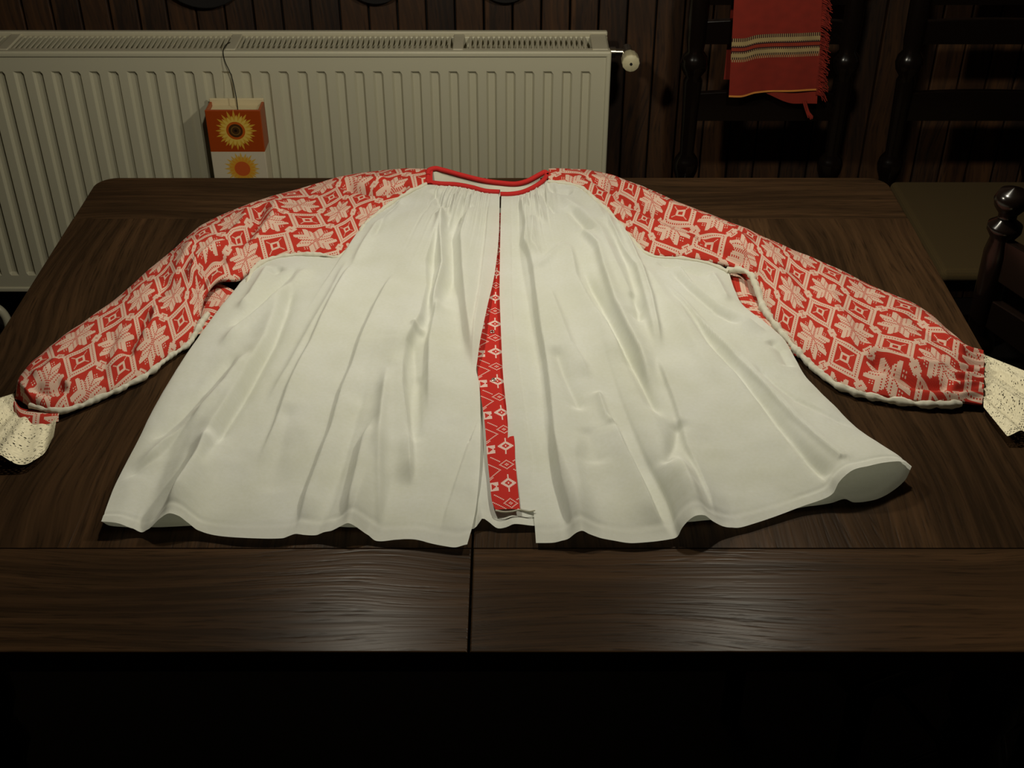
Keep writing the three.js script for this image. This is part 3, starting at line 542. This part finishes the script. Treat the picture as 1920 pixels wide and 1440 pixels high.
const rightPanel = panel({
  top: ground([[0, 940, 366, 20], [0.05, 957, 366, 20], [0.12, 977, 364, 20], [0.2, 997, 355, 21], [0.28, 1017, 343, 23], [0.32, 1028, 338, 24], [0.38, 1060, 346, 23], [0.43, 1083, 349, 22], [0.5, 1117, 374, 20], [0.56, 1147, 401, 18], [0.63, 1180, 441, 16], [0.7, 1220, 478, 15], [0.78, 1280, 484, 15], [0.85, 1313, 491, 15], [0.92, 1347, 501, 15], [1, 1367, 512, 14]]),
  bottom: ground(hemRightPx.map(([x, y, h]) => [(x - 1005) / 704, x, y, h])),
  left: byLength([[940, 366, 20], [938, 450, 18], [937, 520, 17], [937, 560, 17], [940, 640, 16], [943, 700, 16], [950, 768, 15], [959, 808, 14], [972, 860, 13], [988, 905, 12], [998, 940, 11], [1001, 965, 9], [1005, 1020, 5]]),
  right: byLength(sideRightPx),
  body: 17, bulge: 9, sideL: 0.012, sideR: 0.035, seed: 7,
  flap: v => -0.0185 * smooth(0.7, 0.9, v) * (1 - smooth(0.934, 0.94, v)),
  gather: u => 1.5 * smooth(0.06, 0.12, u) * (1 - smooth(0.3, 0.4, u)),
  folds: [
    fold([[976, 372], [985, 430], [982, 460], [994, 490], [1000, 520], [1007, 580], [1014, 630], [1024, 680], [1029, 720], [1033, 755], [1040, 830], [1052, 905], [1070, 967], [1082, 1000]], 7, 3.2, 30, [0.05, 0]),
    fold([[957, 375], [957, 450], [958, 560], [964, 640], [972, 700], [981, 768], [990, 820], [998, 870], [1001, 920]], 1.2, 22, 1.2, [0, 0.05]),
    fold([[968, 400], [972, 470], [985, 540], [998, 620], [1012, 700], [1022, 800], [1038, 890], [1058, 970]], -4, 14, 7, [0.2, 0]),
    fold([[998, 412], [996, 470], [1015, 497]], 5, 6, 8),
    fold([[1000, 520], [1020, 505], [1045, 478], [1062, 462]], 4, 7, 7),
    fold([[1028, 550], [1050, 605], [1070, 655], [1095, 692], [1108, 715]], 5, 20, 5),
    fold([[1040, 660], [1056, 705], [1078, 748], [1090, 775]], -6, 9),
    fold([[1066, 458], [1080, 530], [1106, 580], [1138, 618], [1160, 662], [1182, 690]], 7, 22, 5),
    fold([[1085, 500], [1112, 545], [1142, 600], [1172, 660], [1197, 705], [1226, 762], [1246, 790]], -9, 9, 7, [0.2, 0.1]),
    fold([[1056, 434], [1095, 445], [1120, 475], [1132, 520], [1152, 580], [1178, 632], [1200, 672], [1222, 740]], 9, 5, 14),
    fold([[1066, 395], [1090, 420], [1105, 442]], -7, 9),
    fold([[1022, 346], [1042, 363], [1075, 368]], -7, 7, 6),
    fold([[1030, 362], [1060, 385], [1095, 408], [1125, 440], [1150, 500], [1180, 560], [1195, 600]], 6, 9, 14),
    fold([[1060, 352], [1090, 368], [1120, 392], [1137, 430]], 5, 10),
    fold([[1137, 392], [1142, 420], [1170, 475], [1192, 510], [1205, 555], [1220, 617], [1232, 665]], 6, 4, 8),
    fold([[1150, 405], [1180, 455], [1200, 505], [1220, 567], [1240, 664]], 6, 5, 4),
    fold([[1150, 440], [1175, 500], [1190, 560], [1200, 620]], -5, 9),
    fold([[1180, 560], [1200, 585], [1196, 610]], -4, 7),
    fold([[1228, 670], [1262, 750], [1280, 805], [1288, 836], [1310, 885], [1332, 935], [1344, 970]], 5, 3, 36, [0.15, 0]),
    fold([[1275, 790], [1264, 835], [1246, 885]], -6, 9),
    fold([[1120, 735], [1137, 782], [1152, 802]], 5, 7, 4),
    fold([[1137, 780], [1152, 800], [1170, 840], [1190, 875], [1210, 915], [1227, 950], [1255, 990], [1268, 1010]], 9, 22, 3, [0.2, 0]),
    fold([[1180, 840], [1215, 900], [1240, 950], [1272, 1005]], -5, 3, 12, [0.3, 0]),
    fold([[1265, 850], [1285, 910], [1305, 965]], 9, 14, 14, [0.5, 0]),
    fold([[1098, 800], [1110, 840], [1125, 870]], -3, 12),
    fold([[1085, 800], [1078, 860], [1090, 930], [1100, 990]], 3, 16, 10, [0.3, 0]),
    fold([[1260, 560], [1287, 608], [1323, 655], [1373, 703], [1418, 758], [1457, 811], [1504, 867], [1556, 918]], 4, 30, 6, [0.15, 0]),
    fold([[1290, 590], [1340, 655], [1392, 708], [1436, 762], [1474, 812], [1518, 864], [1566, 912]], -8, 8, 8, [0.2, 0.05]),
    fold([[1240, 530], [1320, 617], [1365, 661], [1434, 733], [1484, 792], [1530, 840], [1570, 882]], 4, 3, 5, [0.15, 0]),
    fold([[1330, 617], [1376, 661], [1444, 733], [1494, 792], [1540, 840], [1580, 882]], 2, 3, 8, [0.15, 0]),
    fold([[1412, 689], [1450, 725], [1490, 755], [1550, 785], [1605, 808]], -3, 6, 4),
    fold([[1250, 494], [1272, 506], [1296, 540], [1345, 583], [1400, 610], [1440, 625]], 7, 16, 3),
    fold([[1255, 510], [1290, 548], [1340, 592], [1392, 620]], -5, 5, 7),
    fold([[1230, 490], [1290, 505], [1340, 520]], -5, 8),
    fold([[1310, 520], [1335, 515], [1350, 540], [1365, 570]], 5, 7),
    fold([[1440, 640], [1462, 655], [1480, 690]], -4, 8),
    fold([[1200, 490], [1245, 560], [1290, 640], [1350, 740]], 4, 12, 16),
    fold([[985, 372], [988, 400]], 4, 4), fold([[1003, 366], [1012, 400], [1020, 430]], 5, 5), fold([[1012, 358], [1028, 388], [1045, 410]], -5, 5),
  ],
});
mesh('front_panel', rightPanel, M.linen, blouse);

// ---- back of the body, lying on the table
const backPanel = panel({
  top: ground([[0, 458, 541, 6], [0.2, 600, 482, 6], [0.4, 800, 400, 6], [0.5, 935, 385, 6], [0.62, 1060, 400, 6], [0.85, 1260, 486, 6], [1, 1367, 512, 6]]),
  bottom: ground([[190, 982, 14], [205, 992, 6], [260, 995, 4], [360, 991, 4], [480, 992, 4], [600, 992, 4], [760, 996, 4], [870, 998, 4], [890, 995, 5], [899, 984, 9], [905, 976, 12], [916, 982, 9], [933, 995, 4], [950, 993, 5], [964, 987, 8], [1001, 990, 6], [1100, 990, 4], [1260, 985, 4], [1400, 970, 4], [1518, 953, 4], [1560, 946, 5], [1584, 939, 9], [1601, 946, 5], [1643, 940, 5], [1673, 925, 6], [1698, 904, 11], [1709, 878, 22]].map(([x, y, h]) => [(x - 190) / 1519, x, y, h])),
  left: byLength(sideLeftPx.map(([x, y, h]) => [x, y, h * 0.75])),
  right: byLength(sideRightPx.map(([x, y, h]) => [x, y, h * 0.9])),
  body: 5, bulge: 0, hemPow: 9, nu: 300, nv: 120, sideL: 0.02, sideR: 0.02, seed: 3, floor: 1.5, folds: [],
});
mesh('back_panel', backPanel, M.linen, blouse);

// ---- sleeves
function sleeve(pairs, opt) {
  const A = pairs.map(p => onTable(p[0], p[1], p[4] ?? 9)), Bp = pairs.map(p => onTable(p[2], p[3], p[5] ?? 9));
  const ca = new THREE.CatmullRomCurve3(A, false, 'catmullrom', 0.5), cb = new THREE.CatmullRomCurve3(Bp, false, 'catmullrom', 0.5);
  const nT = opt.nT || 260, M1 = 70, M2 = 24;
  const mid = []; let s = 0; const S = [];
  for (let j = 0; j <= nT; j++) { const a = ca.getPoint(j / nT), b = cb.getPoint(j / nT), m = a.clone().add(b).multiplyScalar(0.5); if (j) s += m.distanceTo(mid[j - 1]); mid.push(m); S.push(s); }
  return gridMesh(M1 + M2, nT, (u, v) => {
    const j = Math.round(v * nT), a = ca.getPoint(v), b = cb.getPoint(v), k = Math.round(u * (M1 + M2));
    const w = a.distanceTo(b);
    if (k <= M1) {
      const q = k / M1, x = lerp(a.x, b.x, q), z = lerp(a.z, b.z, q);
      let y = lerp(a.y, b.y, q) - TABLE_Y + opt.puff(v) * mm * Math.pow(4 * q * (1 - q), 0.62) * (1 + 0.15 * N(v * 9, q * 3, 2));
      const e = smooth(0, 0.08, q) * smooth(0, 0.08, 1 - q);
      y += (foldHeight(opt.folds, x, z) + N(x * 24, z * 24, 8) * 2.2 * mm + N(x * 60, z * 50, 3) * 0.7 * mm) * e;
      if (opt.ripple) y += opt.ripple(v, q) * mm * e;
      return [x, TABLE_Y + Math.max(y, 4 * mm), z, S[j] + (opt.du || 0), (q - 0.5) * w * 1.06 + (opt.dv || 0)];
    }
    const q = 1 - (k - M1) / M2, x = lerp(a.x, b.x, q), z = lerp(a.z, b.z, q), e = Math.min(q, 1 - q) * 2;
    const edge = lerp(a.y, b.y, q) - TABLE_Y;
    return [x, TABLE_Y + lerp(edge, 2.5 * mm, smooth(0, 0.35, e)), z, S[j], (1.5 - q) * w];
  });
}
const leftPairs = [[800, 318, 801, 345, 22, 23], [745, 318, 762, 363, 16, 21], [690, 323, 712, 397, 13, 19], [640, 331, 685, 420, 11, 17], [598, 343, 658, 463, 10, 15], [556, 356, 629, 482, 10, 14], [515, 368, 567, 478, 10, 14], [475, 382, 515, 484, 10, 14], [436, 398, 480, 502, 10, 15], [405, 411, 448, 527, 10, 20], [372, 431, 408, 530, 10, 26], [345, 454, 384, 562, 10, 22], [320, 475, 374, 604, 10, 12], [300, 491, 352, 646, 10, 8], [267, 520, 313, 672, 10, 8], [240, 545, 273, 704, 10, 8], [213, 567, 240, 722, 10, 8], [180, 592, 205, 738, 10, 8], [148, 616, 172, 752, 10, 8], [112, 640, 143, 762, 10, 9], [80, 668, 118, 771, 10, 10], [50, 697, 92, 773, 12, 12], [34, 722, 70, 768, 13, 13], [28, 748, 56, 766, 12, 12]];
mesh('sleeve', sleeve(leftPairs, {
  puff: v => 10 + 16 * smooth(0.08, 0.4, v) - 6 * smooth(0.85, 1, v) - 17 * smooth(0.96, 1, v), du: 0.028, dv: 0.004,
  folds: [
    fold([[640, 345], [665, 355], [700, 366], [740, 361], [770, 352]], -15, 9, 7),
    fold([[630, 335], [680, 345], [730, 346]], 5, 8),
    fold([[492, 395], [485, 430], [462, 462], [440, 482]], -11, 10, 8), fold([[470, 400], [462, 430], [430, 465]], 5, 8),
    fold([[520, 380], [515, 420], [490, 460], [460, 495]], 5, 9),
    fold([[430, 500], [400, 520], [385, 535], [375, 560]], -11, 9, 8), fold([[445, 478], [405, 497], [372, 520], [360, 550]], 8, 7, 9),
    fold([[285, 600], [270, 625], [248, 655], [242, 680]], -9, 8, 6), fold([[300, 590], [290, 620], [270, 650]], 6, 6, 8),
    fold([[370, 470], [345, 510], [330, 550]], 4, 12), fold([[320, 540], [300, 575]], -4, 10),
    fold([[222, 640], [205, 670], [190, 720]], -4, 9), fold([[130, 730], [95, 745], [60, 740]], -8, 8, 8), fold([[120, 690], [90, 715], [60, 725]], 4, 9),
  ],
}), M.sleeve, blouse);
const rightPairs = [[1029, 321, 1028, 340, 22, 23], [1060, 319, 1058, 346, 18, 22], [1100, 320, 1085, 350, 15, 21], [1140, 328, 1117, 375, 12, 19], [1180, 342, 1147, 402, 11, 17], [1222, 359, 1180, 442, 10, 15], [1270, 381, 1220, 479, 10, 14], [1318, 402, 1280, 485, 10, 14], [1364, 421, 1330, 494, 10, 14], [1405, 438, 1385, 510, 10, 14], [1448, 456, 1424, 558, 10, 13], [1492, 474, 1458, 612, 10, 11], [1540, 494, 1494, 656, 10, 9], [1585, 513, 1530, 693, 10, 8], [1630, 536, 1572, 722, 10, 8], [1672, 554, 1620, 740, 10, 8], [1712, 571, 1672, 749, 10, 8], [1747, 594, 1722, 756, 11, 9], [1778, 625, 1768, 757, 11, 10], [1810, 652, 1806, 757, 10, 10], [1840, 661, 1841, 761, 9, 9]];
mesh('sleeve', sleeve(rightPairs, {
  puff: v => 10 + 16 * smooth(0.08, 0.4, v) - 10 * smooth(0.88, 1, v), du: 0.05, dv: -0.01,
  ripple: (v, q) => 3.2 * smooth(0.86, 0.95, v) * Math.sin(q * 48 + 2 * Math.sin(v * 40)) + 1.5 * smooth(0.9, 1, v) * Math.sin(q * 90 + v * 60),
  folds: [
    fold([[1085, 335], [1130, 350], [1175, 385], [1230, 420], [1290, 440], [1350, 470]], -10, 9), fold([[1120, 335], [1180, 362], [1240, 395], [1310, 425], [1370, 455], [1420, 490]], 6, 8),
    fold([[1210, 425], [1260, 455], [1320, 470]], 4, 8), fold([[1300, 455], [1350, 480], [1400, 500]], -9, 8),
    fold([[1370, 470], [1410, 500], [1435, 540]], 5, 8), fold([[1460, 500], [1500, 540], [1520, 600]], -4, 14), fold([[1550, 560], [1580, 620], [1600, 680]], 4, 16),
    fold([[1625, 675], [1670, 705], [1720, 722], [1790, 730]], -13, 9, 6), fold([[1640, 700], [1690, 730], [1750, 742], [1800, 742]], 5, 8),
    fold([[1610, 660], [1660, 680], [1720, 700], [1780, 705]], 5, 8), fold([[1700, 600], [1740, 640], [1780, 670]], -4, 9), fold([[1740, 620], [1770, 650], [1810, 680]], 4, 6),
  ],
}), M.sleeve, blouse);

// underside of the sleeves showing at the armpits
function patch(rowsA, rowsB, n, m, uvk, mat, name, parent = blouse, lift = 0) {
  const A = rowsA.map(([x, y, h]) => onTable(x, y, h)), B2 = rowsB.map(([x, y, h]) => onTable(x, y, h));
  const ca = new THREE.CatmullRomCurve3(A, false, 'centripetal'), cb = new THREE.CatmullRomCurve3(B2, false, 'centripetal');
  const L = ca.getLength(), W = A[Math.floor(A.length / 2)].distanceTo(B2[Math.floor(B2.length / 2)]);
  return mesh(name, gridMesh(n, m, (u, v) => { const a = ca.getPointAt(v), b = cb.getPointAt(v); return [lerp(a.x, b.x, u), lerp(a.y, b.y, u) + lift * mm * Math.sin(Math.PI * u), lerp(a.z, b.z, u), ...uvk(u, v, L, W)]; }), mat, parent);
}
patch([[385, 528, 5], [376, 575, 5], [362, 636, 4]], [[446, 549, 10], [425, 576, 9], [384, 628, 6]], 20, 30, (u, v, L, W) => [v * L + 0.05, u * W], M.sleeve, 'sleeve_gusset', blouse, 5);
patch([[1368, 512, 6], [1380, 560, 5], [1450, 640, 4], [1492, 668, 4]], [[1420, 530, 8], [1436, 580, 7], [1476, 640, 6], [1500, 668, 5]], 20, 30, (u, v, L, W) => [v * L, u * W], M.sleeve, 'sleeve_gusset', blouse, 3);

// piping along the armhole and under the sleeve
const pipe = (pts, r, name = 'piping') => {
  const g = tube(pts.map(([x, y, h]) => onTable(x, y, h)), r * mm, pts.length * 16, 10), p = g.attributes.position, nn = g.attributes.normal;
  for (let i = 0; i < p.count; i++) { const k = (N(p.getX(i) * 60, p.getZ(i) * 60, r) * 0.75 + N(p.getX(i) * 150, p.getZ(i) * 150, 3) * 0.4) * r * mm; p.setXYZ(i, p.getX(i) + nn.getX(i) * k, p.getY(i) + nn.getY(i) * k, p.getZ(i) + nn.getZ(i) * k); }
  g.computeVertexNormals(); return mesh(name, g, M.linenEdge, blouse);
};
pipe([[800, 345, 25], [762, 363, 24], [712, 397, 21], [685, 420, 19], [670, 446, 18], [655, 465, 17], [642, 477, 16], [629, 482, 16], [608, 479, 16], [567, 478, 16], [525, 481, 16], [492, 492, 16], [475, 505, 16], [460, 538, 15]], 3.4);
pipe([[390, 588, 14], [374, 612, 12], [352, 646, 8], [313, 672, 8], [273, 704, 8], [240, 722, 8], [205, 738, 8], [172, 752, 8], [143, 763, 9], [118, 770, 12], [92, 770, 15], [70, 764, 17], [56, 760, 18]], 4);
pipe([[1028, 340, 24], [1085, 350, 22], [1117, 375, 20], [1147, 402, 18], [1180, 442, 17], [1220, 479, 16], [1280, 485, 16], [1330, 494, 16], [1367, 510, 16]], 3.2);
pipe([[1366, 508, 14], [1385, 506, 24], [1406, 514, 28], [1419, 540, 22], [1430, 572, 13], [1458, 614, 11], [1494, 657, 9], [1530, 694, 8], [1572, 723, 8], [1620, 741, 8], [1672, 751, 8], [1722, 757, 8], [1768, 758, 9], [1802, 756, 9]], 4.8);

// ---- chest strip of red embroidery, sewn under the right edge
{
  const L = [[926, 400, 14], [920, 440, 13], [905, 520, 12], [895, 587, 11], [893, 640, 11], [894, 680, 11], [899, 729, 11], [905, 765, 11], [910, 806, 11], [913, 850, 11], [918, 899, 11], [923, 942, 12], [929, 956, 12]];
  const Rr = [[944, 400, 14], [944, 440, 13], [943, 520, 12], [944, 587, 11.5], [946, 640, 11.5], [948, 680, 11.5], [951, 729, 12], [956, 768, 13], [962, 808, 14], [965, 830, 15], [966, 862, 15], [970, 904, 15], [975, 955, 14]];
  patch(L, Rr, 24, 120, (u, v, len, W) => [u, -v * len / 0.072], M.strip, 'embroidered_strip', blouse, 1);
  const P = (pts, n) => mesh(n, tube(pts.map(([x, y, h]) => onTable(x, y, h)), 0.001, 30, 6), M.linenEdge, blouse);
  P([[929, 957, 12], [945, 960, 13], [960, 959, 14], [975, 956, 14], [990, 959, 13], [1003, 957, 12]], 'frayed_edge');
  // hooks
  for (const [x, y] of [[923, 622], [926, 712]]) { const g = new THREE.TorusGeometry(0.0026, 0.0009, 8, 20); g.rotateX(-Math.PI / 2 + 0.2); const m = mesh('metal_hook', g, M.chrome, blouse); m.position.copy(onTable(x, y, 13)); }
}

// ---- neck binding and inner back
{
  const front = [[803, 330, 30], [802, 340, 26], [822, 344, 25], [855, 346, 24], [883, 351, 23], [910, 358, 22], [937, 360, 22]];
  const front2 = [[938, 364, 22], [957, 364, 22], [977, 361, 22], [997, 353, 23], [1017, 340, 26], [1025, 330, 28]];
  const back = [[803, 330, 30], [804, 320, 33], [816, 316, 34], [830, 319, 32], [870, 330, 27], [907, 339, 24], [935, 343, 23], [967, 345, 22], [988, 340, 24], [1013, 327, 29], [1022, 323, 31], [1026, 328, 29]];
  const band = (pts, name, r) => { const g = tube(pts.map(([x, y, h]) => onTable(x, y, h)), r, pts.length * 14, 10); return mesh(name, g, M.redBand, blouse); };
  band(front, 'neck_binding', 0.0042); band(front2, 'neck_binding', 0.0042); band(back, 'neck_binding', 0.0046);
  patch([[800, 318, 30], [799, 330, 29], [800, 345, 26]], [[812, 318, 33], [811, 330, 31], [812, 344, 27]], 8, 12, (u, v) => [u, v], M.redBand, 'binding_end', blouse, 2);
  patch([[808, 320, 31], [830, 321, 30], [870, 332, 25], [907, 341, 22], [935, 345, 21], [967, 347, 20], [988, 342, 22], [1013, 330, 27]],
    [[812, 344, 12], [830, 346, 11], [870, 352, 10], [907, 360, 9], [935, 368, 8], [967, 368, 8], [988, 362, 9], [1013, 347, 12]], 16, 160, (u, v, L, W) => [v * L, u * W], M.linenEdge, 'back_neck', blouse);
}

// ---- lace cuffs
function cuff(rowsA, rowsB, pleats, amp, name = 'lace_cuff') {
  const A = rowsA.map(([x, y, h]) => onTable(x, y, h)), B2 = rowsB.map(([x, y, h]) => onTable(x, y, h));
  const ca = new THREE.CatmullRomCurve3(A, false, 'centripetal'), cb = new THREE.CatmullRomCurve3(B2, false, 'centripetal');
  return mesh(name, gridMesh(90, 40, (u, v) => {
    const a = ca.getPointAt(u), b = cb.getPointAt(u); const k = 0.4 + 0.6 * v;
    return [lerp(a.x, b.x, v), lerp(a.y, b.y, v) + amp * mm * k * (Math.sin(u * pleats * 6.28) + 0.4 * Math.sin(u * pleats * 15 + 1)), lerp(a.z, b.z, v), u * 1.0, v];
  }), M.lace, blouse);
}
cuff([[1841, 664, 10], [1842, 690, 14], [1843, 720, 14], [1843, 745, 12], [1844, 764, 10]], [[1938, 704, 16], [1934, 745, 16], [1928, 780, 15], [1915, 812, 14], [1888, 820, 12]], 2.4, 5);
cuff([[28, 738, 9], [30, 765, 10], [50, 785, 10], [85, 785, 12], [108, 780, 10]], [[-40, 760, 14], [-30, 818, 14], [0, 860, 14], [50, 866, 14], [102, 824, 14]], 2.1, 5);
// gathered end of the left sleeve tucked under
patch([[27, 748, 10], [40, 765, 11], [70, 770, 12], [112, 774, 11]], [[26, 772, 7], [42, 792, 9], [75, 797, 10], [110, 790, 10]], 16, 60, (u, v, L, W) => [v * L, u * W], M.sleeve, 'sleeve_gather', blouse, 3);

// chair at the right side of the table: its far back post stands at a measured point
{
  const p = at(1897, 374, 0.99 * 0.925);
  const a = chairC.rotation.y, w = 0.165 * 0.925;
  // far post is local (+w) or (-w) on x; choose the one away from the camera
  const c = new THREE.Vector3(w, 0, 0).applyAxisAngle(new THREE.Vector3(0, 1, 0), a);
  const s = c.z < 0 ? 1 : -1;
  chairC.position.set(p.x - c.x * s, 0, p.z - c.z * s);
}

renderer.render(scene, camera);
